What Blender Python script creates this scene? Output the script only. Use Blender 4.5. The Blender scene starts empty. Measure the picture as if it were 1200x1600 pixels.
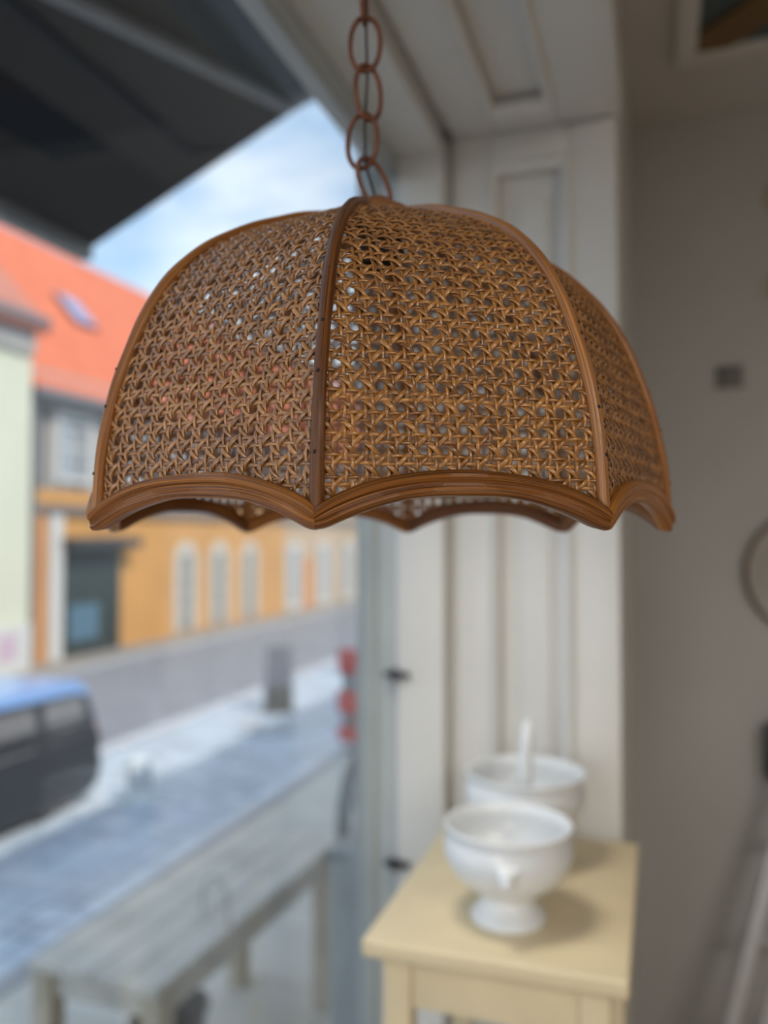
import bpy, bmesh, math, random
import numpy as np
from mathutils import Vector, Matrix
from math import sin, cos, tan, pi, radians, sqrt, atan2

S = bpy.context.scene
C = S.collection
random.seed(7)

# ------------------------------------------------------------------ camera
EYE = 1.55
cam_d = bpy.data.cameras.new('camera')
cam_d.sensor_width = 36.0
cam_d.lens = 1300 / 1600 * 36.0
cam_d.clip_start = 0.02
cam_d.clip_end = 400
cam_d.dof.use_dof = True
cam_d.dof.focus_distance = 0.43
cam_d.dof.aperture_fstop = 3.3
cam = bpy.data.objects.new('camera', cam_d)
cam.location = (0, 0, EYE)
cam.rotation_euler = (pi / 2 + math.atan(38 / 1300), 0, radians(18.3))
C.objects.link(cam)
S.camera = cam

# ------------------------------------------------------------------ sky, sun, lights, exposure
W = bpy.data.worlds.new('sky')
S.world = W
W.use_nodes = True
nt = W.node_tree
nt.nodes.clear()
wo = nt.nodes.new('ShaderNodeOutputWorld')
bg = nt.nodes.new('ShaderNodeBackground')
tc = nt.nodes.new('ShaderNodeTexCoord')
mp = nt.nodes.new('ShaderNodeMapping')
mp.inputs['Scale'].default_value = (1.0, 1.0, 2.2)
mp.inputs['Location'].default_value = (0.35, 0.1, 0.25)
nz = nt.nodes.new('ShaderNodeTexNoise')
nz.inputs['Scale'].default_value = 2.3
nz.inputs['Detail'].default_value = 5
nz.inputs['Roughness'].default_value = 0.55
rp = nt.nodes.new('ShaderNodeValToRGB')
rp.color_ramp.elements[0].position = 0.44
rp.color_ramp.elements[0].color = (0.215, 0.42, 0.70, 1)
rp.color_ramp.elements[1].position = 0.66
rp.color_ramp.elements[1].color = (0.92, 0.97, 1.0, 1)
nt.links.new(tc.outputs['Generated'], mp.inputs['Vector'])
nt.links.new(mp.outputs['Vector'], nz.inputs['Vector'])
nt.links.new(nz.outputs['Fac'], rp.inputs['Fac'])
sx_ = nt.nodes.new('ShaderNodeSeparateXYZ')
nt.links.new(tc.outputs['Generated'], sx_.inputs[0])
hz_ = nt.nodes.new('ShaderNodeMapRange')             # haze thins out with elevation
hz_.inputs['From Min'].default_value = 0.22
hz_.inputs['From Max'].default_value = 0.38
hz_.inputs['To Min'].default_value = 0.6
hz_.inputs['To Max'].default_value = 0.0
nt.links.new(sx_.outputs['Z'], hz_.inputs['Value'])
hm = nt.nodes.new('ShaderNodeMix')
hm.data_type = 'RGBA'
hm.inputs[7].default_value = (0.80, 0.93, 1.0, 1)
nt.links.new(hz_.outputs[0], hm.inputs[0])
nt.links.new(rp.outputs['Color'], hm.inputs[6])
nt.links.new(hm.outputs[2], bg.inputs['Color'])
bg.inputs['Strength'].default_value = 1.5
nt.links.new(bg.outputs['Background'], wo.inputs['Surface'])

sun_d = bpy.data.lights.new('sun', 'SUN')
sun_d.energy = 3.4
sun_d.angle = radians(1.0)
sun_d.color = (1.0, 0.93, 0.82)
sun = bpy.data.objects.new('sun', sun_d)
sdir = Vector((-0.62, 0.30, -0.72))
sun.rotation_euler = sdir.to_track_quat('-Z', 'Y').to_euler()
C.objects.link(sun)


def area(name, loc, rot, sx, sy, energy, color):
    l = bpy.data.lights.new(name, 'AREA')
    l.shape = 'RECTANGLE'
    l.size, l.size_y = sx, sy
    l.energy = energy
    l.color = color
    o = bpy.data.objects.new(name, l)
    o.location = loc
    o.rotation_euler = rot
    C.objects.link(o)
    return o


# added fill lights at ceiling height, behind and to the right of the camera
area('room_fill_light', (1.9, -1.2, 2.70), (0, 0, 0), 1.2, 0.5, 46, (1.0, 0.94, 0.86))
area('room_fill_light', (1.9, -3.2, 2.70), (0, 0, 0), 1.2, 0.5, 46, (1.0, 0.94, 0.86))
# added unseen fill light in the window bay behind the camera, aimed along the bay at the table
dl = area('bay_fill_light', (-0.40, -0.75, 1.30), Vector((0.10, 1.0, -0.28)).to_track_quat('-Z', 'Y').to_euler(), 0.5, 0.8, 2.3, (1.0, 0.95, 0.88))
dl.data.spread = radians(90)
# added fill spot above the frame, shining down on the table from the window side
sp_d = bpy.data.lights.new('table_fill_spot', 'SPOT')
sp_d.energy = 44
sp_d.spot_size = radians(80)
sp_d.spot_blend = 1.0
sp_d.shadow_soft_size = 0.18
sp_d.color = (1.0, 0.95, 0.87)
sp = bpy.data.objects.new('table_fill_spot', sp_d)
sp.location = (-0.45, 0.98, 2.30)
sp.rotation_euler = Vector((0.18, 0.34, -1.3)).to_track_quat('-Z', 'Y').to_euler()
C.objects.link(sp)

S.view_settings.view_transform = 'Standard'
S.view_settings.look = 'None'
S.view_settings.gamma = 1.0
S.view_settings.use_curve_mapping = False
S.view_settings.exposure = 0.0
S.cycles.use_denoising = True
S.cycles.max_bounces = 10
S.cycles.transparent_max_bounces = 24
S.cycles.caustics_reflective = False
S.cycles.caustics_refractive = False


# ------------------------------------------------------------------ materials
def new_mat(name):
    m = bpy.data.materials.new(name)
    m.use_nodes = True
    n = m.node_tree
    b = n.nodes['Principled BSDF']
    return m, n, b


def mat(name, col, rough=0.5, metal=0.0, var=0.10, scale=12.0, bump=0.0, bscale=60.0, coat=0.0, spec=0.5):
    """painted / solid surface: noise modulates colour, another noise gives fine relief"""
    m, n, b = new_mat(name)
    tcn = n.nodes.new('ShaderNodeTexCoord')
    no = n.nodes.new('ShaderNodeTexNoise')
    no.inputs['Scale'].default_value = scale
    no.inputs['Detail'].default_value = 4
    n.links.new(tcn.outputs['Object'], no.inputs['Vector'])
    r = n.nodes.new('ShaderNodeValToRGB')
    lo = [max(0, c * (1 - var)) for c in col]
    hi = [min(1, c * (1 + var)) for c in col]
    r.color_ramp.elements[0].position = 0.3
    r.color_ramp.elements[0].color = (*lo, 1)
    r.color_ramp.elements[1].position = 0.7
    r.color_ramp.elements[1].color = (*hi, 1)
    n.links.new(no.outputs['Fac'], r.inputs['Fac'])
    n.links.new(r.outputs['Color'], b.inputs['Base Color'])
    b.inputs['Roughness'].default_value = rough
    b.inputs['Metallic'].default_value = metal
    b.inputs['Coat Weight'].default_value = coat
    b.inputs['Coat Roughness'].default_value = 0.15
    b.inputs['Specular IOR Level'].default_value = spec
    if bump > 0:
        n2 = n.nodes.new('ShaderNodeTexNoise')
        n2.inputs['Scale'].default_value = bscale
        n2.inputs['Detail'].default_value = 3
        n.links.new(tcn.outputs['Object'], n2.inputs['Vector'])
        bp = n.nodes.new('ShaderNodeBump')
        bp.inputs['Strength'].default_value = bump
        bp.inputs['Distance'].default_value = 0.01
        n.links.new(n2.outputs['Fac'], bp.inputs['Height'])
        n.links.new(bp.outputs['Normal'], b.inputs['Normal'])
    return m


def fibre_mat(name, dark, mid, light, rough, along, across, coat=0.25, bump=0.5, bdist=0.0006, tone=1.0, spec=0.6):
    """rattan / cane: the 'strand' attribute holds (length along, position across, random tone of the strand)"""
    m, n, b = new_mat(name)
    at = n.nodes.new('ShaderNodeAttribute')
    at.attribute_name = 'strand'
    mpn = n.nodes.new('ShaderNodeMapping')
    mpn.inputs['Scale'].default_value = (along, across, 37.0)
    n.links.new(at.outputs['Vector'], mpn.inputs['Vector'])
    no = n.nodes.new('ShaderNodeTexNoise')
    no.inputs['Scale'].default_value = 1.0
    no.inputs['Detail'].default_value = 4
    no.inputs['Roughness'].default_value = 0.6
    n.links.new(mpn.outputs['Vector'], no.inputs['Vector'])
    sp = n.nodes.new('ShaderNodeSeparateXYZ')
    n.links.new(at.outputs['Vector'], sp.inputs['Vector'])
    m1 = n.nodes.new('ShaderNodeMath')
    m1.operation = 'MULTIPLY_ADD'
    m1.inputs[1].default_value = 0.34 * tone
    m1.inputs[2].default_value = -0.17 * tone
    n.links.new(sp.outputs['Z'], m1.inputs[0])
    ad = n.nodes.new('ShaderNodeMath')
    ad.operation = 'ADD'
    n.links.new(no.outputs['Fac'], ad.inputs[0])
    n.links.new(m1.outputs[0], ad.inputs[1])
    r = n.nodes.new('ShaderNodeValToRGB')
    e = r.color_ramp.elements
    e[0].position = 0.32
    e[0].color = (*dark, 1)
    e[1].position = 0.70
    e[1].color = (*light, 1)
    k = r.color_ramp.elements.new(0.5)
    k.color = (*mid, 1)
    n.links.new(ad.outputs[0], r.inputs['Fac'])
    n.links.new(r.outputs['Color'], b.inputs['Base Color'])
    b.inputs['Roughness'].default_value = rough
    b.inputs['Specular IOR Level'].default_value = spec
    b.inputs['Coat Weight'].default_value = coat
    b.inputs['Coat Roughness'].default_value = 0.22
    bp = n.nodes.new('ShaderNodeBump')
    bp.inputs['Strength'].default_value = bump
    bp.inputs['Distance'].default_value = bdist
    n.links.new(no.outputs['Fac'], bp.inputs['Height'])
    n.links.new(bp.outputs['Normal'], b.inputs['Normal'])
    return m


def glass_mat(name, tint=(1, 1, 1), ior=1.45):
    """thin pane: clear transmission, Fresnel reflection on top"""
    m = bpy.data.materials.new(name)
    m.use_nodes = True
    n = m.node_tree
    n.nodes.clear()
    o = n.nodes.new('ShaderNodeOutputMaterial')
    t = n.nodes.new('ShaderNodeBsdfTransparent')
    t.inputs['Color'].default_value = (*tint, 1)
    g = n.nodes.new('ShaderNodeBsdfGlossy')
    g.inputs['Roughness'].default_value = 0.03
    f = n.nodes.new('ShaderNodeFresnel')
    ge = n.nodes.new('ShaderNodeNewGeometry')          # same reflectance entering and leaving the thin pane
    mi = n.nodes.new('ShaderNodeMix')
    mi.data_type = 'FLOAT'
    mi.inputs[2].default_value = ior
    mi.inputs[3].default_value = 1.0 / ior
    n.links.new(ge.outputs['Backfacing'], mi.inputs[0])
    n.links.new(mi.outputs[0], f.inputs['IOR'])
    x = n.nodes.new('ShaderNodeMixShader')
    n.links.new(f.outputs[0], x.inputs[0])
    n.links.new(t.outputs[0], x.inputs[1])
    n.links.new(g.outputs[0], x.inputs[2])
    n.links.new(x.outputs[0], o.inputs['Surface'])
    return m


def tile_mat(name, a, b_, joint, sx, sy, axis='XY', rough=0.7):
    """far surface with courses too small to pick apart: brick texture for colour and fine relief"""
    m, n, b = new_mat(name)
    tcn = n.nodes.new('ShaderNodeTexCoord')
    vec = tcn.outputs['Object']
    if axis != 'XY':
        s = n.nodes.new('ShaderNodeSeparateXYZ')
        c = n.nodes.new('ShaderNodeCombineXYZ')
        n.links.new(vec, s.inputs[0])
        n.links.new(s.outputs[axis[0]], c.inputs[0])
        n.links.new(s.outputs[axis[1]], c.inputs[1])
        vec = c.outputs[0]
    br = n.nodes.new('ShaderNodeTexBrick')
    br.inputs['Scale'].default_value = 1.0
    br.inputs['Brick Width'].default_value = sx
    br.inputs['Row Height'].default_value = sy
    br.inputs['Mortar Size'].default_value = min(sx, sy) * 0.05
    br.inputs['Color1'].default_value = (*a, 1)
    br.inputs['Color2'].default_value = (*b_, 1)
    br.inputs['Mortar'].default_value = (*joint, 1)
    n.links.new(vec, br.inputs['Vector'])
    n.links.new(br.outputs['Color'], b.inputs['Base Color'])
    bp = n.nodes.new('ShaderNodeBump')
    bp.inputs['Strength'].default_value = 0.5
    bp.inputs['Distance'].default_value = 0.03
    bp.invert = True
    n.links.new(br.outputs['Fac'], bp.inputs['Height'])
    n.links.new(bp.outputs['Normal'], b.inputs['Normal'])
    b.inputs['Roughness'].default_value = rough
    return m


M = {}
M['cane'] = fibre_mat('woven_cane', (0.085, 0.029, 0.005), (0.33, 0.135, 0.026), (0.58, 0.275, 0.075), 0.30, 60, 2600, coat=0.55, bump=0.45, bdist=0.0003, tone=0.5)
M['rattan'] = fibre_mat('rattan_pole', (0.050, 0.014, 0.002), (0.24, 0.082, 0.012), (0.50, 0.20, 0.038), 0.36, 12, 1900, spec=0.35, coat=0.14, bump=0.6, bdist=0.0006, tone=0.6)
M['rattan_orange'] = fibre_mat('rattan_pole_warm_lit', (0.15, 0.050, 0.010), (0.42, 0.165, 0.034), (0.62, 0.28, 0.075), 0.38, 14, 1700, coat=0.3, bump=0.6, bdist=0.0006, tone=0.6)  # rattan pole with warm light from the right put into its colour
M['nail'] = mat('dark_nail', (0.03, 0.022, 0.018), 0.4, 0.6)
M['cap_wood'] = mat('turned_wood', (0.26, 0.10, 0.025), 0.35, 0, 0.3, 40, coat=0.3)
M['copper'] = mat('aged_copper', (0.17, 0.066, 0.036), 0.42, 0.55, 0.35, 90, 0.2, 300)
M['cord'] = mat('cord_sleeve', (0.035, 0.026, 0.022), 0.7)
M['socket'] = mat('socket_plastic', (0.05, 0.035, 0.025), 0.5)
M['white_wood'] = mat('white_gloss_paint', (0.70, 0.685, 0.65), 0.42, 0, 0.03, 5, 0.08, 40)
M['room_wall'] = mat('grey_white_wall_paint', (0.53, 0.525, 0.515), 0.6, 0, 0.03, 3, 0.05, 90)
M['ceiling'] = mat('ceiling_paint', (0.60, 0.585, 0.56), 0.7, 0, 0.03, 3)
M['floor'] = tile_mat('floor_boards', (0.40, 0.31, 0.22), (0.46, 0.36, 0.26), (0.12, 0.09, 0.07), 1.6, 0.14, 'YX', 0.5)
M['metal'] = mat('window_frame_grey', (0.40, 0.43, 0.425), 0.42, 0.0, 0.05, 8)
M['metal_light'] = mat('window_bead_grey', (0.48, 0.51, 0.505), 0.42, 0.0, 0.05, 8)
M['hinge'] = mat('dark_hinge', (0.06, 0.065, 0.07), 0.4, 0.5)
M['glass'] = glass_mat('window_glass', (0.985, 0.99, 0.99))
M['cream'] = mat('cream_paint', (0.70, 0.575, 0.365), 0.42, 0, 0.06, 9, 0.12, 60)
M['porcelain'] = mat('white_porcelain', (0.76, 0.775, 0.78), 0.30, 0, 0.02, 20, coat=0.15)
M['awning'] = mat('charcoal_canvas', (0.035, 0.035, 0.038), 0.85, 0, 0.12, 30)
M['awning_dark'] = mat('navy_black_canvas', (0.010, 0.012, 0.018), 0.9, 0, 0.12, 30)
M['awning_bar'] = mat('grey_bar', (0.30, 0.30, 0.295), 0.4, 0.3)
M['beige_slab'] = mat('beige_paving', (0.60, 0.57, 0.51), 0.75, 0, 0.10, 1.7, 0.15, 60)
M['setts'] = mat('sky_sheen_paving', (0.50, 0.57, 0.65), 0.34, 0, 0.16, 1.3, 0.15, 60)  # sky sheen on the stones is put into these three bluish tones
M['setts_b'] = mat('pale_sky_sheen_paving', (0.60, 0.67, 0.74), 0.30, 0, 0.14, 1.3, 0.15, 60)
M['setts_c'] = mat('dark_sky_sheen_paving', (0.41, 0.47, 0.54), 0.36, 0, 0.14, 1.3, 0.15, 60)
M['joint'] = mat('paving_joint', (0.15, 0.155, 0.165), 0.9)
M['asphalt'] = mat('asphalt', (0.24, 0.24, 0.265), 0.75, 0, 0.10, 2.2, 0.3, 120)
M['roadpaint'] = mat('road_paint', (0.52, 0.52, 0.55), 0.6, 0, 0.08, 6)
M['farpave'] = tile_mat('far_paving', (0.30, 0.265, 0.235), (0.34, 0.30, 0.26), (0.2, 0.18, 0.16), 0.5, 0.5, 'XY', 0.8)
M['kerb'] = mat('granite_kerb', (0.36, 0.36, 0.37), 0.7, 0, 0.15, 30)
M['roof_red'] = tile_mat('red_roof_tiles', (0.66, 0.165, 0.075), (0.74, 0.20, 0.095), (0.45, 0.10, 0.05), 0.22, 0.30, 'YX', 0.75)
M['roof_brown'] = tile_mat('brown_roof_tiles', (0.50, 0.19, 0.13), (0.56, 0.22, 0.15), (0.34, 0.12, 0.08), 0.22, 0.30, 'YX', 0.75)
M['orange'] = mat('orange_render', (0.60, 0.30, 0.095), 0.85, 0, 0.08, 0.8, 0.1, 20)
M['orange_deep'] = mat('orange_deep_render', (0.58, 0.25, 0.085), 0.85, 0, 0.08, 0.8)
M['upper'] = mat('grey_plaster', (0.40, 0.375, 0.35), 0.85, 0, 0.08, 0.8)
M['timber'] = mat('grey_timber', (0.17, 0.155, 0.15), 0.8)
M['beige_wall'] = mat('beige_render', (0.56, 0.40, 0.26), 0.85, 0, 0.08, 0.8)
M['cream_wall'] = mat('cream_render', (0.66, 0.645, 0.50), 0.85, 0, 0.05, 0.6)
M['plaster_white'] = mat('white_plaster', (0.62, 0.60, 0.56), 0.8)
M['window_beige'] = mat('beige_surround', (0.56, 0.50, 0.42), 0.8)
M['pane'] = mat('dark_pane', (0.10, 0.13, 0.155), 0.12, 0, 0.1, 2)
M['pane_light'] = mat('light_pane', (0.30, 0.33, 0.36), 0.15, 0, 0.1, 2)
M['door_green'] = mat('dark_green_door', (0.035, 0.05, 0.047), 0.4)
M['poster_blue'] = mat('blue_print', (0.09, 0.17, 0.23), 0.6)
M['gutter'] = mat('zinc_gutter', (0.22, 0.23, 0.24), 0.5, 0.4)
M['pink'] = mat('pink_paint', (0.58, 0.42, 0.50), 0.7)
M['skyglass'] = mat('skylight_glass', (0.30, 0.30, 0.48), 0.2)
M['car'] = mat('dark_car_paint', (0.022, 0.023, 0.028), 0.42, 0.0, 0.05, 3, coat=0.25)
M['car_roof'] = mat('car_roof_sky_sheen', (0.26, 0.44, 0.80), 0.3, 0.1, 0.05, 3, coat=0.5)  # blue sky reflection on the dark roof, put into the colour
M['car_glass'] = mat('car_window', (0.20, 0.195, 0.20), 0.15)
M['tyre'] = mat('rubber', (0.03, 0.03, 0.03), 0.8)
M['rim'] = mat('wheel_metal', (0.45, 0.46, 0.48), 0.35, 0.6)
M['white_plastic'] = mat('white_plastic', (0.80, 0.83, 0.82), 0.5)
M['board_grey'] = mat('violet_grey_board', (0.16, 0.165, 0.20), 0.5)
M['board_dark'] = mat('dark_board_foot', (0.055, 0.058, 0.06), 0.6)
M['concrete'] = mat('pale_concrete', (0.56, 0.57, 0.60), 0.8)
M['red'] = mat('red_plastic', (0.70, 0.055, 0.05), 0.45)
M['bike_black'] = mat('bicycle_paint', (0.05, 0.055, 0.06), 0.4)
M['fender'] = mat('mudguard_grey', (0.14, 0.15, 0.15), 0.4)
M['bench_wood'] = mat('weathered_wood', (0.64, 0.60, 0.53), 0.7, 0, 0.14, 6, 0.2, 40)
M['bench_leg'] = mat('pale_timber_leg', (0.52, 0.44, 0.33), 0.7, 0, 0.12, 6)
M['grey_box'] = mat('grey_metal_box', (0.27, 0.29, 0.295), 0.5)
M['pot'] = mat('dark_pot', (0.13, 0.13, 0.145), 0.6)
M['silver'] = mat('brushed_aluminium', (0.60, 0.61, 0.64), 0.40, 0.4, 0.06, 30)
M['switch'] = mat('grey_switch', (0.17, 0.165, 0.155), 0.5)
M['mirror_rim'] = mat('brown_rattan_rim', (0.16, 0.105, 0.07), 0.5)
M['mirror_face'] = mat('pale_dish', (0.42, 0.40, 0.37), 0.25, 0.0)
M['black'] = mat('black_box', (0.018, 0.018, 0.024), 0.4)
M['straw'] = mat('straw_yellow', (0.62, 0.52, 0.30), 0.6)
M['teal'] = mat('dark_teal_panel', (0.055, 0.085, 0.09), 0.35)
M['gold'] = mat('golden_brown_wood', (0.16, 0.085, 0.022), 0.45)
M['facade'] = mat('shop_facade_plaster', (0.42, 0.41, 0.39), 0.85)


# ------------------------------------------------------------------ mesh helpers
def box(bm, x0, x1, y0, y1, z0, z1):
    v = [bm.verts.new((x, y, z)) for z in (z0, z1) for y in (y0, y1) for x in (x0, x1)]
    for f in ((0, 2, 3, 1), (4, 5, 7, 6), (0, 1, 5, 4), (2, 6, 7, 3), (0, 4, 6, 2), (1, 3, 7, 5)):
        bm.faces.new([v[i] for i in f])


def prism(bm, pts, d):
    """closed polygon pts (3D) extruded by vector d"""
    a = [bm.verts.new(p) for p in pts]
    b = [bm.verts.new(Vector(p) + Vector(d)) for p in pts]
    n = len(pts)
    bm.faces.new(a[::-1])
    bm.faces.new(b)
    for i in range(n):
        bm.faces.new((a[i], a[(i + 1) % n], b[(i + 1) % n], b[i]))


def tube(bm, path, r, n=8, closed=False):
    path = [Vector(p) for p in path]
    rr = r if isinstance(r, (list, tuple)) else [r] * len(path)
    rings = []
    up = None
    m = len(path)
    for i, p in enumerate(path):
        if closed:
            t = (path[(i + 1) % m] - path[i - 1]).normalized()
        else:
            t = (path[min(i + 1, m - 1)] - path[max(i - 1, 0)]).normalized()
        if up is None:
            up = t.orthogonal().normalized()
        up = (up - t * up.dot(t)).normalized()
        s = t.cross(up)
        rings.append([bm.verts.new(p + (up * cos(2 * pi * k / n) + s * sin(2 * pi * k / n)) * rr[i]) for k in range(n)])
    for i in range(m if closed else m - 1):
        a, b = rings[i], rings[(i + 1) % m]
        for k in range(n):
            bm.faces.new((a[k], a[(k + 1) % n], b[(k + 1) % n], b[k]))
    if not closed:
        bm.faces.new(rings[0][::-1])
        bm.faces.new(rings[-1])


def lathe(bm, prof, n=48, c=(0, 0, 0), sx=1.0):
    rings = []
    for r, z in prof:
        if r < 1e-6:
            rings.append([bm.verts.new((c[0], c[1], c[2] + z))])
        else:
            rings.append([bm.verts.new((c[0] + r * sx * cos(2 * pi * k / n), c[1] + r * sin(2 * pi * k / n), c[2] + z)) for k in range(n)])
    for a, b in zip(rings[:-1], rings[1:]):
        for k in range(n):
            k2 = (k + 1) % n
            if len(a) == 1 and len(b) == 1:
                continue
            if len(a) == 1:
                bm.faces.new((a[0], b[k2], b[k]))
            elif len(b) == 1:
                bm.faces.new((a[k], a[k2], b[0]))
            else:
                bm.faces.new((a[k], a[k2], b[k2], b[k]))


def cyl(bm, a, b, r, n=16):
    tube(bm, [a, b], r, n)


def obj(name, bm, m, parent=None, smooth=False, bevel=0.0, segs=2, loc=None, rot=None):
    if bevel > 0:
        bmesh.ops.bevel(bm, geom=list(bm.edges), offset=bevel, segments=segs, affect='EDGES', profile=0.6)
    bmesh.ops.recalc_face_normals(bm, faces=list(bm.faces))
    me = bpy.data.meshes.new(name)
    bm.to_mesh(me)
    bm.free()
    me.materials.append(m)
    if smooth:
        for p in me.polygons:
            p.use_smooth = True
        if smooth != 'all':
            me.set_sharp_from_angle(angle=radians(40))
    o = bpy.data.objects.new(name, me)
    C.objects.link(o)
    if parent is not None:
        o.parent = parent
    if loc:
        o.location = loc
    if rot:
        o.rotation_euler = rot
    return o


def tag(o, label, cat, group=None):
    o['label'] = label
    o['category'] = cat
    if group:
        o['group'] = group
    return o


def thing(name, label, cat, loc=(0, 0, 0), rotz=0.0, group=None):
    o = bpy.data.objects.new(name, None)
    o.empty_display_size = 0.05
    o.location = loc
    o.rotation_euler = (0, 0, rotz)
    C.objects.link(o)
    return tag(o, label, cat, group)


def structure(o):
    o['kind'] = 'structure'
    return o


def bx(name, m, x0, x1, y0, y1, z0, z1, parent=None, bevel=0.0, smooth=False):
    bm = bmesh.new()
    box(bm, x0, x1, y0, y1, z0, z1)
    return obj(name, bm, m, parent, smooth or bevel > 0, bevel)


def bstruct(name, m, *a, bevel=0.0):
    return structure(bx(name, m, *a, bevel=bevel))


def copy_tree(o, parent=None):
    c = o.copy()
    C.objects.link(c)
    if parent is not None:
        c.parent = parent
    for ch in list(o.children):
        copy_tree(ch, c)
    return c


# ================================================================== ROOM
SZ = 2.35          # underside of the window-bay soffit
CZ = 2.78          # room ceiling
YE = 1.62          # face of the panelled jamb at the far end of the bay
bstruct('floor', M['floor'], -0.62, 4.0, -5.0, 2.6, -0.12, 0.0)
bstruct('ceiling', M['ceiling'], -0.60, 4.1, -5.1, 2.75, CZ, CZ + 0.12)
bstruct('wall_back', M['room_wall'], -0.60, 4.1, 2.6, 2.75, -0.12, CZ)
bstruct('wall_right', M['room_wall'], 4.0, 4.1, -5.1, 2.6, -0.12, CZ)
bstruct('wall_rear', M['room_wall'], -0.62, 4.0, -5.1, -5.0, -0.12, CZ)
# the display platform of the window bay
bstruct('trim_3', M['white_wood'], -0.50, -0.07, -5.0, YE, 0.0, 0.45)
# shopfront: low wall under the glass, header above it, masonry beyond the jamb
wl = bstruct('wall_left', M['facade'], -0.66, -0.505, -5.1, YE - 0.03, -1.15, 0.43)
bstruct('wall_left', M['facade'], -0.72, -0.60, -5.1, 12.0, 2.70, 4.2)
wl2 = bstruct('wall_left', M['facade'], -0.585, -0.44, 1.70, 12.0, -1.15, 2.70)
bx('pier_base', M['grey_box'], -0.685, -0.59, 1.69, 1.95, -1.15, 0.87, wl2, 0.006)
bstruct('trim_4', M['white_wood'], -0.60, -0.075, -5.0, 2.6, SZ + 0.055, CZ)     # fascia above the bay

# --- panelled jamb (trim_1): flat ground, stiles, rails, mouldings, raised field
j = bstruct('trim_1', M['white_wood'], -0.405, -0.075, YE + 0.022, 2.6, 0.0, SZ + 0.05)
bx('frame_board', M['white_wood'], -0.497, -0.402, YE - 0.035, YE + 0.10, 0.0, SZ, j, 0.004)
bx('stile', M['white_wood'], -0.386, -0.317, YE, YE + 0.024, 0.45, SZ, j, 0.003)
bx('stile', M['white_wood'], -0.157, -0.070, YE, YE + 0.024, 0.45, SZ, j, 0.006)
bx('rail', M['white_wood'], -0.317, -0.157, YE, YE + 0.024, 2.285, SZ, j, 0.003)
bx('rail', M['white_wood'], -0.317, -0.157, YE, YE + 0.024, 0.45, 0.60, j, 0.003)


def moulding_y(name, x0, x1, z0, z1, y, parent, w=0.02, h=0.012):
    """mitred picture-frame moulding on a wall that faces -Y"""
    bm = bmesh.new()
    prof = [(0, 0), (0.15, 0.7), (0.45, 1.0), (0.7, 0.55), (1.0, 0.25), (1.0, -1.2), (0, -1.2)]
    corners = [(x0, z0, 1, 1), (x1, z0, -1, 1), (x1, z1, -1, -1), (x0, z1, 1, -1)]
    rings = []
    for cx, cz, dx, dz in corners:
        rings.append([bm.verts.new((cx + dx * q * w, y - p * h, cz + dz * q * w)) for q, p in prof])
    n = len(prof)
    for i in range(4):
        a, b = rings[i], rings[(i + 1) % 4]
        for k in range(n):
            bm.faces.new((a[k], a[(k + 1) % n], b[(k + 1) % n], b[k]))
    return obj(name, bm, M['white_wood'], parent)


def moulding_z(name, x0, x1, y0, y1, z, parent, w=0.02, h=0.012):
    """the same moulding on a soffit that faces down"""
    bm = bmesh.new()
    prof = [(0, 0), (0.15, 0.7), (0.45, 1.0), (0.7, 0.55), (1.0, 0.25), (1.0, -1.2), (0, -1.2)]
    corners = [(x0, y0, 1, 1), (x1, y0, -1, 1), (x1, y1, -1, -1), (x0, y1, 1, -1)]
    rings = [[bm.verts.new((cx + dx * q * w, cy + dy * q * w, z - p * h)) for q, p in prof] for cx, cy, dx, dy in corners]
    n = len(prof)
    for i in range(4):
        a, b = rings[i], rings[(i + 1) % 4]
        for k in range(n):
            bm.faces.new((a[k], a[(k + 1) % n], b[(k + 1) % n], b[k]))
    return obj(name, bm, M['white_wood'], parent)


moulding_y('moulding', -0.319, -0.155, 0.60, 2.287, YE, j)
bm = bmesh.new()
prism(bm, [(-0.262, YE + 0.012, 0.66), (-0.200, YE + 0.012, 0.66), (-0.200, YE + 0.012, 2.215), (-0.262, YE + 0.012, 2.215)], (0, 0.012, 0))
obj('raised_field', bm, M['white_wood'], j, True, 0.005)

# --- panelled soffit (trim_2)
s = bstruct('trim_2', M['white_wood'], -0.405, -0.060, -5.0, YE, SZ + 0.022, SZ + 0.06)
bx('frame_board', M['white_wood'], -0.497, -0.402, -5.0, YE - 0.035, SZ - 0.035, SZ + 0.06, s, 0.004)
bx('stile', M['white_wood'], -0.386, -0.302, -5.0, YE, SZ, SZ + 0.024, s, 0.003)
bx('stile', M['white_wood'], -0.178, -0.060, -5.0, YE, SZ, SZ + 0.024, s, 0.006)
for y0, y1 in ((YE - 0.08, YE), (0.10, 0.24), (-1.3, -1.16), (-2.7, -2.56)):
    bx('rail', M['white_wood'], -0.302, -0.178, y0, y1, SZ, SZ + 0.024, s, 0.003)
for y0, y1 in ((0.24, YE - 0.08), (-1.16, 0.10)):
    moulding_z('moulding', -0.304, -0.176, y0, y1, SZ, s, 0.018, 0.010)

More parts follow.
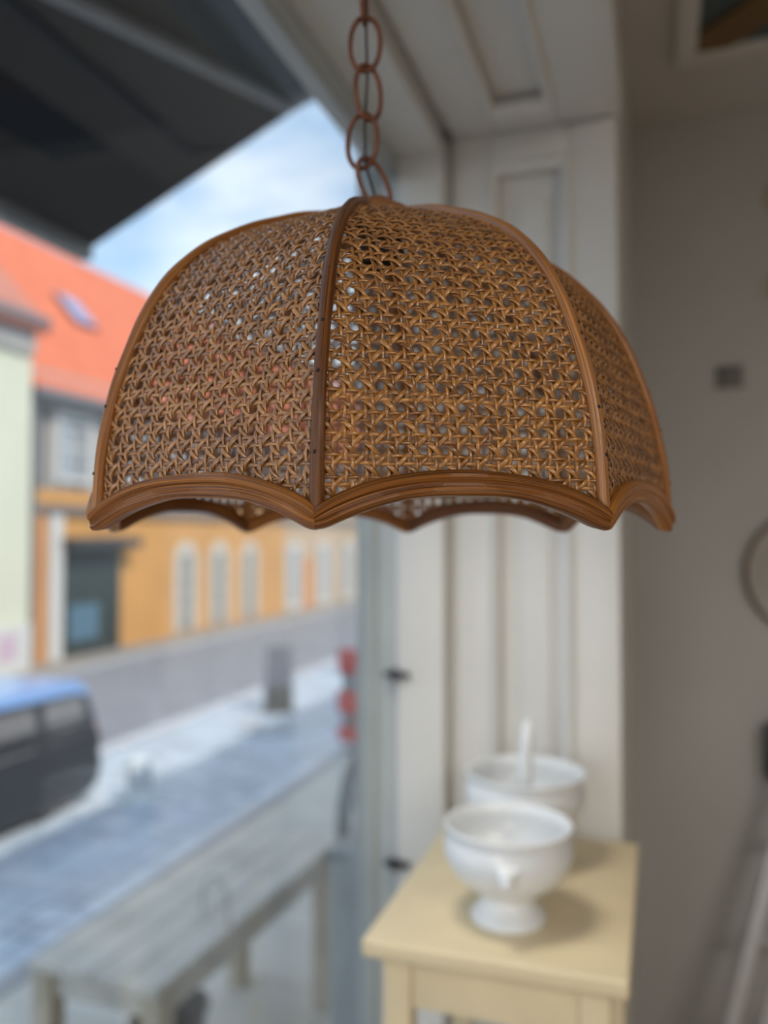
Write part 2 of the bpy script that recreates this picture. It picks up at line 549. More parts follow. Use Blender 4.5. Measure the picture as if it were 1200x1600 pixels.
# --- shop window (window_1): grey metal frame, glass, hinges
w1 = bstruct('window_1', M['metal'], -0.585, -0.545, YE - 0.03, YE + 0.05, -0.7, 2.69, bevel=0.004)
bx('glazing_bead', M['metal_light'], -0.548, -0.497, YE - 0.022, YE + 0.05, 0.43, 2.36, w1, 0.003)
bx('bottom_rail', M['metal'], -0.61, -0.50, -5.0, YE - 0.04, 0.40, 0.47, w1, 0.004)
bm = bmesh.new()
prism(bm, [(-0.502, -5.0, 2.268), (-0.585, -5.0, 2.395), (-0.585, -5.0, 2.69), (-0.502, -5.0, 2.69)], (0, 4.96 + YE, 0))
obj('top_rail', bm, M['metal'], w1, True, 0.003)
bx('top_bead', M['metal_light'], -0.545, -0.497, -5.0, YE - 0.04, 2.285, 2.345, w1, 0.003)
bx('mullion', M['metal'], -0.61, -0.50, -1.3, -1.22, 0.47, 2.27, w1, 0.004)
bx('glass_pane', M['glass'], -0.566, -0.560, -1.22, YE - 0.04, 0.465, 2.375, w1)
bx('glass_pane', M['glass'], -0.566, -0.560, -5.0, -1.3, 0.465, 2.375, w1)
for z in (1.276, 0.905):
    bm = bmesh.new()
    cyl(bm, (-0.50, YE - 0.042, z - 0.011), (-0.50, YE - 0.042, z + 0.011), 0.008, 12)
    box(bm, -0.522, -0.470, YE - 0.045, YE - 0.035, z - 0.005, z + 0.006)
    obj('hinge', bm, M['hinge'], w1, True)

# ================================================================== CANE LAMP
LAMP = Vector((-0.1928, 0.5682, EYE))
lamp = thing('pendant_lamp', 'brown woven cane pendant lamp with scalloped rim hanging on a copper chain', 'lamp', LAMP)
H8 = pi / 8

prof = [(0.2005, -0.02), (0.2000, 0.0), (0.1992, 0.0166), (0.1968, 0.05), (0.1878, 0.0918), (0.1680, 0.140),
        (0.1434, 0.172), (0.1127, 0.1944), (0.0760, 0.2115), (0.0480, 0.2215), (0.018, 0.2285), (0.0, 0.230)]


def catmull(P, k=24):
    P = [np.array(p, float) for p in P]
    P = [2 * P[0] - P[1]] + P + [2 * P[-1] - P[-2]]
    out = []
    for i in range(1, len(P) - 2):
        p0, p1, p2, p3 = P[i - 1:i + 3]
        for q in range(k):
            t = q / k
            out.append(0.5 * ((2 * p1) + (-p0 + p2) * t + (2 * p0 - 5 * p1 + 4 * p2 - p3) * t * t + (-p0 + 3 * p1 - 3 * p2 + p3) * t ** 3))
    out.append(P[-2])
    return np.array(out)


RP = catmull(prof)                                   # rib profile (r, z)
AP = np.column_stack([RP[:, 0] * cos(H8), RP[:, 1]])  # panel centre-line profile
seg = np.linalg.norm(np.diff(AP, axis=0), axis=1)
SA = np.concatenate([[0], np.cumsum(seg)])
S0 = np.interp(0.0, AP[:, 1], SA)                    # arc length at z = 0
TAN = np.gradient(AP, SA, axis=0)
TAN /= np.linalg.norm(TAN, axis=1)[:, None]


def surf(w, sl, off):
    a = np.interp(sl, SA, AP[:, 0])
    z = np.interp(sl, SA, AP[:, 1])
    ta = np.interp(sl, SA, TAN[:, 0])
    tz = np.interp(sl, SA, TAN[:, 1])
    return np.column_stack([w, a + tz * off, z - ta * off])


def rim_z(t):
    return 0.008 + 0.019 * (1 - np.abs(t) ** 2.4)


class Ribbon:
    def __init__(self):
        self.v, self.f, self.a, self.n = [], [], [], 0

    def add(self, w, sl, off, dw, ds, half, thick, rnd, keep):
        """sweep a lens-shaped ribbon; (dw, ds) is its in-surface side direction"""
        sec = [(-1.0, -0.1), (-0.78, 0.72), (0.0, 0.95), (0.78, 0.72), (1.0, -0.1), (0.0, -0.7)]
        k = len(sec)
        N = len(w)
        P = np.stack([surf(w + dw * half * q, sl + ds * half * q, off + thick * h) for q, h in sec], axis=1)
        d = np.concatenate([[0], np.cumsum(np.linalg.norm(np.diff(P[:, 2], axis=0), axis=1))])
        self.v.append(P.reshape(-1, 3))
        A = np.zeros((N, k, 3))
        A[:, :, 0] = d[:, None] + rnd * 7.0
        A[:, :, 1] = np.array([q for q, h in sec])[None, :] * half
        A[:, :, 2] = rnd
        self.a.append(A.reshape(-1, 3))
        for i in range(N - 1):
            if not (keep[i] and keep[i + 1]):
                continue
            b = self.n + i * k
            for q in range(k):
                q2 = (q + 1) % k
                self.f.append((b + q, b + q2, b + k + q2, b + k + q))
        self.n += N * k

    def build(self, name, m):
        V = np.concatenate(self.v)
        A = np.concatenate(self.a)
        F = np.array(self.f)
        used = np.unique(F)
        mp_ = -np.ones(len(V), int)
        mp_[used] = np.arange(len(used))
        me = bpy.data.meshes.new(name)
        me.from_pydata(V[used].tolist(), [], mp_[F].tolist())
        at = me.attributes.new('strand', 'FLOAT_VECTOR', 'POINT')
        at.data.foreach_set('vector', A[used].astype(np.float32).ravel())
        me.polygons.foreach_set('use_smooth', [True] * len(me.polygons))
        me.materials.append(m)
        me.update()
        return me


PITCH = 2 * 0.0765 / 14
EO = 0.176 * PITCH            # half spacing of a pair
HW = 0.098 * PITCH            # half width of a straight strand
HD = 0.112 * PITCH            # half width of a diagonal
TH = 0.00042
BA, DA = 0.00062, 0.00125     # weave amplitude of straight and diagonal strands
SMAX = np.interp(0.2275, AP[:, 1], SA)


def inside(w, sl):
    r = np.interp(sl, SA, RP[:, 0])
    z = np.interp(sl, SA, AP[:, 1])
    Wd = r * sin(H8)
    t = np.clip(np.abs(w) / 0.0765, 0, 1)
    return (np.abs(w) < Wd + 0.0008) & (z > rim_z(t) - 0.003) & (sl < SMAX)


def cane_mesh(seed):
    rng = np.random.default_rng(seed)
    R = Ribbon()

    def wob(x):
        a, b, c = rng.uniform(0, 6.28, 3)
        return PITCH * (0.030 * np.sin(x / PITCH * 0.9 + a) + 0.018 * np.sin(x / PITCH * 2.3 + b)) + PITCH * rng.normal(0, 0.02)

    rows = int(SA[-1] / PITCH) + 2
    st = PITCH / 7
    sl = np.arange(S0 - 0.004, SMAX, st)
    for i in range(-8, 8):                                    # vertical pairs
        for sg in (-1, 1):
            w = np.full_like(sl, (i + 0.5) * PITCH + sg * EO) + wob(sl)
            off = -sg * BA * np.sin(2 * pi * (sl - S0) / PITCH) + 0.0001 * rng.normal()
            k = inside(w, sl)
            if k.sum() > 2:
                R.add(w, sl, off, 1, 0, HW * rng.uniform(0.88, 1.12), TH, rng.random(), k)
    w0 = np.arange(-0.080, 0.0801, st)
    for jx in range(0, rows):                                 # horizontal pairs
        for sg in (-1, 1):
            ss = np.full_like(w0, S0 + (jx + 0.5) * PITCH + sg * EO) + wob(w0)
            off = sg * BA * np.sin(2 * pi * w0 / PITCH) + 0.0001 * rng.normal()
            k = inside(w0, ss)
            if k.sum() > 2:
                R.add(w0, ss, off, 0, 1, HW * rng.uniform(0.88, 1.12), TH, rng.random(), k)
    wd = np.arange(-0.080, 0.0801, PITCH / 8)
    q = 1 / sqrt(2)
    for d in (1, -1):                                         # the two diagonal families
        for n in range(-12, rows + 12):
            ss = S0 + d * wd + (n + 0.5) * PITCH + wob(wd)
            k = inside(wd, ss) & (ss > S0 - 0.004)
            if k.sum() < 3:
                continue
            c = np.cos(2 * pi * (wd / PITCH - 0.5))
            off = d * DA * np.sign(c) * np.abs(c) ** 0.75
            R.add(wd, ss, off, q, -d * q, HD * rng.uniform(0.9, 1.12), TH * 1.05, rng.random(), k)
    return R.build('cane_panel', M['cane'])


def set_strand(me, A):
    at = me.attributes.new('strand', 'FLOAT_VECTOR', 'POINT')
    at.data.foreach_set('vector', np.array(A, np.float32).ravel())


def rib_mesh(m, rnd):
    """pole of rattan following the profile in the local XZ plane, slightly proud of the cane"""
    tt = np.linspace(np.interp(0.010, RP[:, 1], np.arange(len(RP))), np.interp(0.2285, RP[:, 1], np.arange(len(RP))), 70)
    path = np.column_stack([np.interp(tt, np.arange(len(RP)), RP[:, 0]), np.interp(tt, np.arange(len(RP)), RP[:, 1])])
    tg = np.gradient(path, axis=0)
    tg /= np.linalg.norm(tg, axis=1)[:, None]
    K = 14
    V, A, F = [], [], []
    L = 0
    for i, (p, t) in enumerate(zip(path, tg)):
        if i:
            L += np.linalg.norm(path[i] - path[i - 1])
        rad = 0.0036 * (1 + 0.05 * sin(L * 60 + rnd * 9) + 0.03 * sin(L * 170)) * (1.0 - 0.25 * max(0, (i - 55) / 15))
        nr = np.array([t[1], -t[0]])
        for k in range(K):
            a = 2 * pi * k / K
            c = p + nr * (0.0012 + rad * 1.05 * cos(a))
            V.append((c[0], rad * 0.98 * sin(a), c[1]))
            A.append((L + rnd * 5, a * 0.0036, rnd))
    N = len(path)
    for i in range(N - 1):
        for k in range(K):
            F.append((i * K + k, i * K + (k + 1) % K, (i + 1) * K + (k + 1) % K, (i + 1) * K + k))
    F.append(tuple(range(K)))
    F.append(tuple((N - 1) * K + k for k in range(K))[::-1])
    me = bpy.data.meshes.new('rib')
    me.from_pydata(V, [], F)
    set_strand(me, A)
    me.polygons.foreach_set('use_smooth', [True] * len(me.polygons))
    me.materials.append(m)
    return me


def rim_mesh(m, rnd):
    """scalloped rattan band of one panel, mitred at the cusps; local frame: panel faces +Y"""
    a0 = 0.2 * cos(H8) + 0.0005
    # section (outward, up): rounded upper roll, fluted face, inner back
    sec = [(-0.0035, -0.0060), (0.0008, -0.0068), (0.0036, -0.0064), (0.0050, -0.0046), (0.0044, -0.0032), (0.0052, -0.0016), (0.0044, 0.0002),
           (0.0064, 0.0018), (0.0068, 0.0038), (0.0050, 0.0060), (0.0008, 0.0066), (-0.0030, 0.0058), (-0.0045, 0.0020), (-0.0045, -0.0025)]
    K = len(sec)
    T = np.linspace(-1, 1, 65)
    V, A, F = [], [], []
    L = 0
    for i, t in enumerate(T):
        zc = rim_z(t)
        dz = -0.019 * 2.4 * abs(t) ** 1.4 * np.sign(t) / 0.0765
        ph = math.atan(dz) * (1 - abs(t) ** 14)
        lift = 0.0012 * max(0, (abs(t) - 0.93) / 0.07) ** 2
        for k, (o, q) in enumerate(sec):
            q2 = q * (1 + 0.03 * sin(t * 9 + rnd * 7)) * (1 - 0.10 * abs(t) ** 10)
            oo = o * (1 - 0.12 * abs(t) ** 30)
            w = t * (a0 + oo) * tan(H8) - q2 * sin(ph)
            V.append((w, a0 + oo, zc + q2 * cos(ph) / max(0.7, 1) + lift * (1 if q < 0 else 0)))
            A.append((t * 0.083 + rnd * 5, k * 0.0019, rnd))
    N = len(T)
    for i in range(N - 1):
        for k in range(K):
            F.append((i * K + k, i * K + (k + 1) % K, (i + 1) * K + (k + 1) % K, (i + 1) * K + k))
    F.append(tuple(range(K)))
    F.append(tuple((N - 1) * K + k for k in range(K))[::-1])
    me = bpy.data.meshes.new('scalloped_rim')
    me.from_pydata(V, [], F)
    set_strand(me, A)
    me.polygons.foreach_set('use_smooth', [True] * len(me.polygons))
    me.set_sharp_from_angle(angle=radians(50))
    me.materials.append(m)
    return me


# ribs stand at -8 deg + 45 k from the direction towards the camera
toward = math.atan2(-LAMP.y, -LAMP.x)                 # heading from lamp to camera
base = math.atan2(-cos(radians(18.3)), sin(radians(18.3)))   # camera's backward heading
cane_a, cane_b = cane_mesh(1), cane_mesh(2)
for k in range(8):
    a_rib = base + radians(-8 + 45 * k)
    r = bpy.data.objects.new('rib', rib_mesh(M['rattan_orange'] if k == 1 else M['rattan'], (k * 0.37) % 1))
    r.parent = lamp
    r.rotation_euler = (0, 0, a_rib)
    C.objects.link(r)
    if k == 1:
        r['label'] = 'rib coloured as if in warm light'
    a_pan = base + radians(-8 + 22.5 + 45 * k) - pi / 2
    p = bpy.data.objects.new('cane_panel', cane_a if k % 2 == 0 else cane_b)
    p['kind'] = 'stuff'
    p.parent = lamp
    p.rotation_euler = (0, 0, a_pan)
    C.objects.link(p)
    rm = bpy.data.objects.new('scalloped_rim', rim_mesh(M['rattan'], (k * 0.61 + 0.2) % 1))
    rm.parent = lamp
    rm.rotation_euler = (0, 0, a_pan)
    C.objects.link(rm)
    # nail heads: on the rib and on the scallop
    bm = bmesh.new()
    for z in (0.045, 0.078, 0.108, 0.150):
        z += random.uniform(-0.012, 0.012)
        rr = float(np.interp(z, RP[:, 1], RP[:, 0])) + 0.0046
        bmesh.ops.create_icosphere(bm, subdivisions=2, radius=0.0011, matrix=Matrix.Translation((rr, random.uniform(-0.0008, 0.0008), z)))
    obj('nail_row', bm, M['nail'], r, True)['kind'] = 'stuff'
    bm = bmesh.new()
    for t in (-0.72, -0.30, 0.33, 0.74):
        t += random.uniform(-0.08, 0.08)
        bmesh.ops.create_icosphere(bm, subdivisions=2, radius=0.0012,
                                   matrix=Matrix.Translation((t * 0.0765, 0.2 * cos(H8) + 0.0056, float(rim_z(t)) + 0.0035)))
    obj('nail_row', bm, M['nail'], rm, True)['kind'] = 'stuff'

bm = bmesh.new()
lathe(bm, [(0.0, 0.224), (0.0235, 0.224), (0.0255, 0.2285), (0.0255, 0.2335), (0.0235, 0.2365), (0.016, 0.2390), (0.010, 0.2420), (0.0075, 0.246), (0.0, 0.247)], 40)
obj('cap', bm, M['cap_wood'], lamp, 'all')
bm = bmesh.new()
lathe(bm, [(0.0, 0.224), (0.017, 0.224), (0.018, 0.212), (0.0195, 0.208), (0.0195, 0.196), (0.016, 0.196), (0.015, 0.206), (0.0, 0.207)], 28)
obj('bulb_socket', bm, M['socket'], lamp, True)


def link_mesh(hl, hw, r, flat=1.0):
    bm = bmesh.new()
    pts = []
    n = 40
    for i in range(n):
        a = 2 * pi * i / n
        c_, s_ = cos(a), sin(a)
        pts.append((hw * np.sign(c_) * abs(c_) ** 0.9, 0, hl * np.sign(s_) * abs(s_) ** 0.95))
    tube(bm, pts, r, 10, closed=True)
    for v in bm.verts:
        v.co.y *= flat
    bmesh.ops.recalc_face_normals(bm, faces=list(bm.faces))
    me = bpy.data.meshes.new('chain_link')
    bm.to_mesh(me)
    bm.free()
    me.materials.append(M['copper'])
    me.polygons.foreach_set('use_smooth', [True] * len(me.polygons))
    return me


Rv = Vector((cos(radians(18.3)), sin(radians(18.3)), 0))
lk = link_mesh(0.0200, 0.0110, 0.0019)
# (sideways offset, height, yaw, tilt) of each link above the cap
links = [(-0.0025, 0.2560, 30, -28), (-0.0112, 0.2885, -12, 3), (-0.0070, 0.3245, 34, -2), (-0.0092, 0.3605, 4, 3),
         (-0.0100, 0.3965, 82, 0)]
zz = 0.4315
kk = 0
while zz < SZ - EYE - 0.03:
    links.append((-0.0095, zz, 5 if kk % 2 == 0 else 82, 0))
    zz += 0.0352
    kk += 1
for dx, z, yaw, tilt in links:
    o = bpy.data.objects.new('chain_link', lk)
    o.parent = lamp
    o.location = Rv * dx + Vector((0, 0, z))
    o.rotation_euler = (Matrix.Rotation(radians(18.3 + yaw), 3, 'Z') @ Matrix.Rotation(radians(tilt), 3, 'Y')).to_euler()
    C.objects.link(o)
bm = bmesh.new()
pts = [Rv * -0.001 + Vector((0, 0, 0.243)), Rv * -0.009 + Vector((0, 0, 0.272)), Rv * -0.0095 + Vector((0, 0, 0.30)), Rv * -0.0075 + Vector((0, 0, 0.335)),
       Rv * -0.0085 + Vector((0, 0, 0.37)), Rv * -0.0095 + Vector((0, 0, 0.42)), Rv * -0.0095 + Vector((0, 0, SZ - EYE + 0.02))]
tube(bm, pts, 0.0011, 8)
obj('cord', bm, M['cord'], lamp, True)
bm = bmesh.new()
hc = Rv * -0.0095
top = SZ - EYE
tube(bm, [hc + Vector((0, 0, top + 0.01)), hc + Vector((0, 0, top - 0.012))] +
     [hc + Rv * (0.011 * sin(a)) + Vector((0, 0, top - 0.023 + 0.011 * cos(a))) for a in np.linspace(0.3, 5.2, 12)], 0.0017, 8)
obj('ceiling_hook', bm, M['copper'], lamp, True)

# ================================================================== STOOL TABLE WITH BOWLS
TX0, TX1, TY0, TY1, TZ = -0.392, -0.040, 1.085, 1.575, 1.0
cx, cy = (TX0 + TX1) / 2, (TY0 + TY1) / 2
tb = thing('side_table', 'cream painted wooden side table with straight legs standing by the panelled window jamb', 'table', (cx, cy, 0.45))
hx, hy, hz = (TX1 - TX0) / 2, (TY1 - TY0) / 2, TZ - 0.45
bm = bmesh.new()
box(bm, -hx, hx, -hy, hy, hz - 0.024, hz)
obj('tabletop', bm, M['cream'], tb, True, 0.005, 3)
lx, ly, lw = hx - 0.024, hy - 0.024, 0.040
for sx in (-1, 1):
    for sy in (-1, 1):
        bm = bmesh.new()
        x0, y0 = sx * lx, sy * ly
        xa, xb = sorted((x0, x0 - sx * lw))
        ya, yb = sorted((y0, y0 - sy * lw))
        box(bm, xa, xb, ya, yb, 0.0, hz - 0.023)
        for v in bm.verts:                       # slight taper on the inner faces
            if v.co.z < 0.01:
                v.co.x += -sx * 0.0 + (sx * 0.008 if abs(v.co.x) < abs(x0) - 0.001 else 0)
                v.co.y += (sy * 0.008 if abs(v.co.y) < abs(y0) - 0.001 else 0)
        obj('leg', bm, M['cream'], tb, True, 0.0025)
for sy in (-1, 1):
    ya, yb = sorted((sy * (ly - 0.004), sy * (ly - 0.022)))
    bx('apron', M['cream'], -lx + lw, lx - lw, ya, yb, hz - 0.096, hz - 0.0235, tb, 0.002)
for sx in (-1, 1):
    xa, xb = sorted((sx * (lx - 0.004), sx * (lx - 0.022)))
    bx('apron', M['cream'], xa, xb, -ly + lw, ly - lw, hz - 0.096, hz - 0.0235, tb, 0.002)


def smooth_prof(P, k=6):
    return [tuple(p) for p in catmull(P, k)]


def lion_head(bm, loc, d, s=1.0):
    """moulded knob: broad head, muzzle, brow, two ears"""
    d = Vector(d).normalized()
    side = d.cross(Vector((0, 0, 1)))
    up = Vector((0, 0, 1))

    def blob(o, u, v, ro, ru, rv):
        mtx = Matrix((( *(d * ro), 0), (*(side * ru), 0), (*(up * rv), 0), (0, 0, 0, 1))).transposed()
        mtx.translation = Vector(loc) + d * o * s + side * u * s + up * v * s
        bmesh.ops.create_uvsphere(bm, u_segments=14, v_segments=9, radius=s, matrix=mtx)
    blob(0.004, 0, 0, 0.010, 0.014, 0.016)
    blob(0.012, 0, -0.004, 0.009, 0.008, 0.008)
    blob(0.011, 0, 0.006, 0.006, 0.010, 0.004)
    blob(0.004, -0.012, 0.010, 0.005, 0.005, 0.005)
    blob(0.004, 0.012, 0.010, 0.005, 0.005, 0.005)


def bowl(name, label, loc, k, ang):
    t = thing(name, label, 'bowl', loc, ang, 'white footed bowls on the cream table')
    out = [(0.0, 0.004), (0.040, 0.004), (0.052, 0.0), (0.0545, 0.004), (0.052, 0.010), (0.043, 0.019), (0.037, 0.028), (0.038, 0.036),
           (0.055, 0.047), (0.078, 0.066), (0.0905, 0.090), (0.0915, 0.108), (0.0885, 0.122), (0.0905, 0.130), (0.0925, 0.1345)]
    inn = [(0.0915, 0.1365), (0.0885, 0.1355), (0.0845, 0.124), (0.0865, 0.108), (0.0855, 0.090), (0.072, 0.068), (0.045, 0.052), (0.0, 0.047)]
    P = smooth_prof(out, 5) + smooth_prof(inn, 5)
    P = [(max(0.0, r) * k, z * k) for r, z in P]
    bm = bmesh.new()
    lathe(bm, P, 56)
    obj('body', bm, M['porcelain'], t, 'all')
    for sg in (-1, 1):
        bm = bmesh.new()
        lion_head(bm, (0, sg * 0.0885 * k, 0.092 * k), (0, sg, 0), k)
        obj('handle', bm, M['porcelain'], t, 'all')['label'] = 'moulded animal head knob'
    return t


bowl('soup_bowl', 'white footed porcelain bowl with a moulded knob at the front of the cream table', (-0.212, 1.212, TZ), 1.0, radians(9))
bowl('soup_bowl', 'larger white porcelain bowl holding an upright ladle at the back of the cream table', (-0.222, 1.440, TZ), 1.10, radians(20))
ld = thing('ladle', 'white upright ladle handle standing in the rear bowl on the cream table', 'ladle', (-0.214, 1.385, TZ + 0.066))
bm = bmesh.new()
tube(bm, [(0, 0.012, 0.006), (0.0, 0.006, 0.05), (0.001, 0.0, 0.10), (0.004, -0.002, 0.145), (0.006, -0.002, 0.172), (0.007, 0.0, 0.180)],
     [0.010, 0.0115, 0.012, 0.0105, 0.009, 0.004], 14)
obj('ladle_handle', bm, M['porcelain'], ld, True)
bm = bmesh.new()
lathe(bm, smooth_prof([(0.0, 0.0), (0.014, 0.003), (0.023, 0.014), (0.025, 0.022)], 4) + smooth_prof([(0.0235, 0.022), (0.020, 0.014), (0.012, 0.006), (0.0, 0.004)], 4), 24, (0, 0.022, -0.005))
obj('ladle_cup', bm, M['porcelain'], ld, True)

# ================================================================== FAR ROOM WALL
YB = 2.6
sw = thing('light_switch', 'small square grey switch plate high on the dim room wall', 'switch', (0.198, YB, 2.012))
bx('plate', M['switch'], -0.036, 0.036, -0.012, 0.0, -0.032, 0.032, sw, 0.003)
bx('rocker', M['switch'], -0.016, 0.016, -0.017, -0.011, -0.018, 0.018, sw, 0.002)

mr = thing('wall_dish', 'round pale dish with a brown rim hanging on the room wall at the right edge', 'dish', (0.408, YB, 1.447))
bm = bmesh.new()
tube(bm, [(0.172 * cos(a), -0.016, 0.172 * sin(a)) for a in np.linspace(0, 2 * pi, 49)[:-1]], 0.010, 10, closed=True)
obj('rim', bm, M['mirror_rim'], mr, True)
bm = bmesh.new()
lathe(bm, [(0.0, 0.010), (0.10, 0.012), (0.15, 0.020), (0.170, 0.028), (0.170, 0.0), (0.0, 0.0)], 48)
bmesh.ops.rotate(bm, verts=bm.verts, cent=(0, 0, 0), matrix=Matrix.Rotation(pi / 2, 3, 'X'))
obj('face', bm, M['mirror_face'], mr, True)

bk = thing('wall_box', 'small black box fixed low on the room wall at the right edge of the photo', 'box', (0.345, YB, 0.95))
bx('case', M['black'], -0.07, 0.07, -0.07, 0.0, -0.075, 0.075, bk, 0.008)
bx('lid', M['black'], -0.062, 0.062, -0.078, -0.07, -0.066, 0.066, bk, 0.003)

for z, lab in ((2.516, 'upper straw yellow rosette on the room wall, under the ceiling'), (2.265, 'lower straw yellow rosette on the room wall, above the round dish')):
    o = thing('wall_rosette', lab, 'ornament', (0.345, YB, z), 0, 'straw rosettes on the room wall')
    bm = bmesh.new()
    lathe(bm, [(0.0, 0.022), (0.014, 0.020), (0.018, 0.010), (0.018, 0.0), (0.0, 0.0)], 20)
    bmesh.ops.rotate(bm, verts=bm.verts, cent=(0, 0, 0), matrix=Matrix.Rotation(pi / 2, 3, 'X'))
    obj('centre', bm, M['straw'], o, True)
    for q in range(8):
        a = 2 * pi * q / 8
        bm = bmesh.new()
        bmesh.ops.create_uvsphere(bm, u_segments=10, v_segments=6, radius=1.0, matrix=Matrix.Rotation(-a, 4, 'Y') @ Matrix.Translation((0.034, -0.008, 0)) @ Matrix.Diagonal((0.022, 0.007, 0.011, 1)))
        obj('petal', bm, M['straw'], o, True)

# folded aluminium stepladder leaning at the lower right
ld = thing('stepladder', 'folded grey aluminium stepladder leaning against the dim room wall, lower right', 'ladder', (0.085, 2.30, 0.0))
dirv = Vector((0.158, 0.10, 0.563)).normalized()
LN = 1.35
for q, (ox, oy) in enumerate(((0.0, 0.0), (0.085, 0.01), (0.185, 0.0), (0.27, 0.01))):
    bm = bmesh.new()
    a = Vector((ox, oy, 0.012))
    b = a + dirv * (LN if q % 2 == 0 else LN * 0.93)
    sd = dirv.cross(Vector((0, 1, 0))).normalized() * 0.017
    th = Vector((0, 0.012, 0))
    prism(bm, [a - sd - th, a + sd - th, a + sd + th, a - sd + th], b - a)
    f = obj('rail', bm, M['silver'], ld, True, 0.004)
    bm = bmesh.new()
    box(bm, ox - 0.022, ox + 0.022, oy - 0.018, oy + 0.018, 0.0, 0.03)
    obj('rubber_foot', bm, M['tyre'], f, True, 0.004)
for q in range(1, 5):
    bm = bmesh.new()
    c0 = dirv * (q * 0.26) + Vector((0.0, 0.0, 0.012))
    prism(bm, [c0 + Vector((0.0, -0.012, -0.008)), c0 + Vector((0.0, 0.03, -0.008)), c0 + Vector((0.0, 0.03, 0.008)), c0 + Vector((0.0, -0.012, 0.008))], (0.27, 0, 0))
    obj('tread', bm, M['silver'], ld, True, 0.002)

# dark framed panel set in the ceiling
cp = thing('ceiling_panel', 'dark teal framed panel with a golden diagonal batten fixed to the ceiling', 'panel', (0.10, 2.19, CZ))
bx('board', M['teal'], 0.0, 0.62, -0.62, 0.0, -0.012, 0.0, cp)
for a in ((-0.05, 0.0, -0.67, 0.05), (0.62, 0.67, -0.67, 0.05)):
    bx('frame_side', M['white_wood'], a[0], a[1], a[2], a[3], -0.026, 0.0, cp, 0.004)
bx('frame_side', M['white_wood'], 0.0, 0.62, 0.0, 0.05, -0.026, 0.0, cp, 0.004)
bx('frame_side', M['white_wood'], 0.0, 0.62, -0.67, -0.62, -0.026, 0.0, cp, 0.004)
bm = bmesh.new()
prism(bm, [(0.0, 0.0, -0.022), (0.075, 0.0, -0.022), (0.60, -0.52, -0.022), (0.60, -0.60, -0.022), (0.52, -0.60, -0.022), (0.0, -0.075, -0.022)], (0, 0, 0.010))
obj('batten', bm, M['gold'], cp)

# ================================================================== AWNING
aw = thing('awning', 'charcoal canvas awning sloping out over the shop window', 'awning', (0, 0, 0))
sl_ = 0.466


def awz(x):
    return 2.64 + sl_ * (x + 2.01)


bm = bmesh.new()
prism(bm, [(-2.03, 1.30, awz(-2.03)), (-0.745, 1.30, awz(-0.745)), (-0.745, 2.6, awz(-0.745)), (-2.03, 2.6, awz(-2.03))], (-0.006, 0, 0.012))
obj('canopy', bm, M['awning'], aw)
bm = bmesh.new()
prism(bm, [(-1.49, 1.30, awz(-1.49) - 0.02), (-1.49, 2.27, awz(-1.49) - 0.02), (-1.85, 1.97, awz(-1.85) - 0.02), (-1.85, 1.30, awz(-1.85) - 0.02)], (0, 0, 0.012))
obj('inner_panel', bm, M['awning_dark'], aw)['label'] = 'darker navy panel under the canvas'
bm = bmesh.new()
box(bm, -2.07, -2.01, 1.30, 2.6, 2.585, 2.650)
obj('front_bar', bm, M['awning_bar'], aw, True, 0.01)
for dy in (0.0,):
    bm = bmesh.new()
    tube(bm, [(-0.76, 2.56 + dy, awz(-0.76) - 0.05), (-1.168, 2.507 + dy, 2.992), (-1.386, 1.693 + dy, 2.891), (-1.46, 1.42 + dy, 2.857), (-2.02, 1.36 + dy, 2.62)], 0.026, 10)
    obj('folding_arm', bm, M['awning_bar'], aw, True)
bm = bmesh.new()
box(bm, -0.80, -0.725, 1.28, 2.62, 3.17, 3.30)
obj('cassette', bm, M['awning_bar'], aw, True, 0.01)

# ================================================================== STREET
PZ, RZ = -0.70, -1.15
pv = bstruct('pavement', M['joint'], -3.08, -0.5, 1.0, 14.0, PZ - 0.6, PZ - 0.012)
bx('kerb', M['kerb'], -3.22, -3.08, 1.0, 14.0, RZ - 0.1, PZ, pv, 0.01)
bmS = bmesh.new()
box(bmS, -0.384, 0.384, -0.284, 0.284, -0.03, 0.0)
slab0 = obj('paving_slab', bmS, M['beige_slab'], pv, True, 0.006, 1)
first = True
for r_ in range(22):
    for c_ in range(3):
        o = slab0 if first else slab0.copy()
        if not first:
            C.objects.link(o)
        first = False
        o.location = (-2.69 + 0.775 * c_, 1.3 + 0.575 * r_, PZ + random.uniform(-0.002, 0.002))
        o.rotation_euler = (random.uniform(-0.003, 0.003), random.uniform(-0.003, 0.003), 0)

ps = bstruct('parking_strip', M['joint'], -6.6, -3.2, 1.0, 40.0, RZ - 0.2, RZ - 0.012)
metas = []
for m in ('setts', 'setts_b', 'setts_c'):
    bm = bmesh.new()
    box(bm, -0.118, 0.118, -0.118, 0.118, -0.03, 0.0)
    metas.append(obj('paving_stone', bm, M[m], ps, True, 0.006, 1))
used = [False] * 3
for r_ in range(22):
    for c_ in range(13):
        q = random.choice((0, 0, 0, 1, 1, 2))
        o = metas[q]
        if used[q]:
            o = metas[q].copy()
            C.objects.link(o)
        used[q] = True
        o.location = (-6.43 + 0.25 * c_, 4.0 + 0.25 * r_, RZ + random.uniform(-0.003, 0.003))
        o.rotation_euler = (random.uniform(-0.006, 0.006), random.uniform(-0.006, 0.006), 0)
bm = bmesh.new()
for r_ in range(0, 120):
    if 12 <= r_ < 34:
        continue
    for c_ in range(13):
        x, y = -6.43 + 0.25 * c_, 1.0 + 0.25 * r_
        z = RZ + random.uniform(-0.003, 0.003)
        box(bm, x - 0.118, x + 0.118, y - 0.118, y + 0.118, z - 0.03, z)
obj('paving_stones', bm, M['setts'], ps)['kind'] = 'stuff'
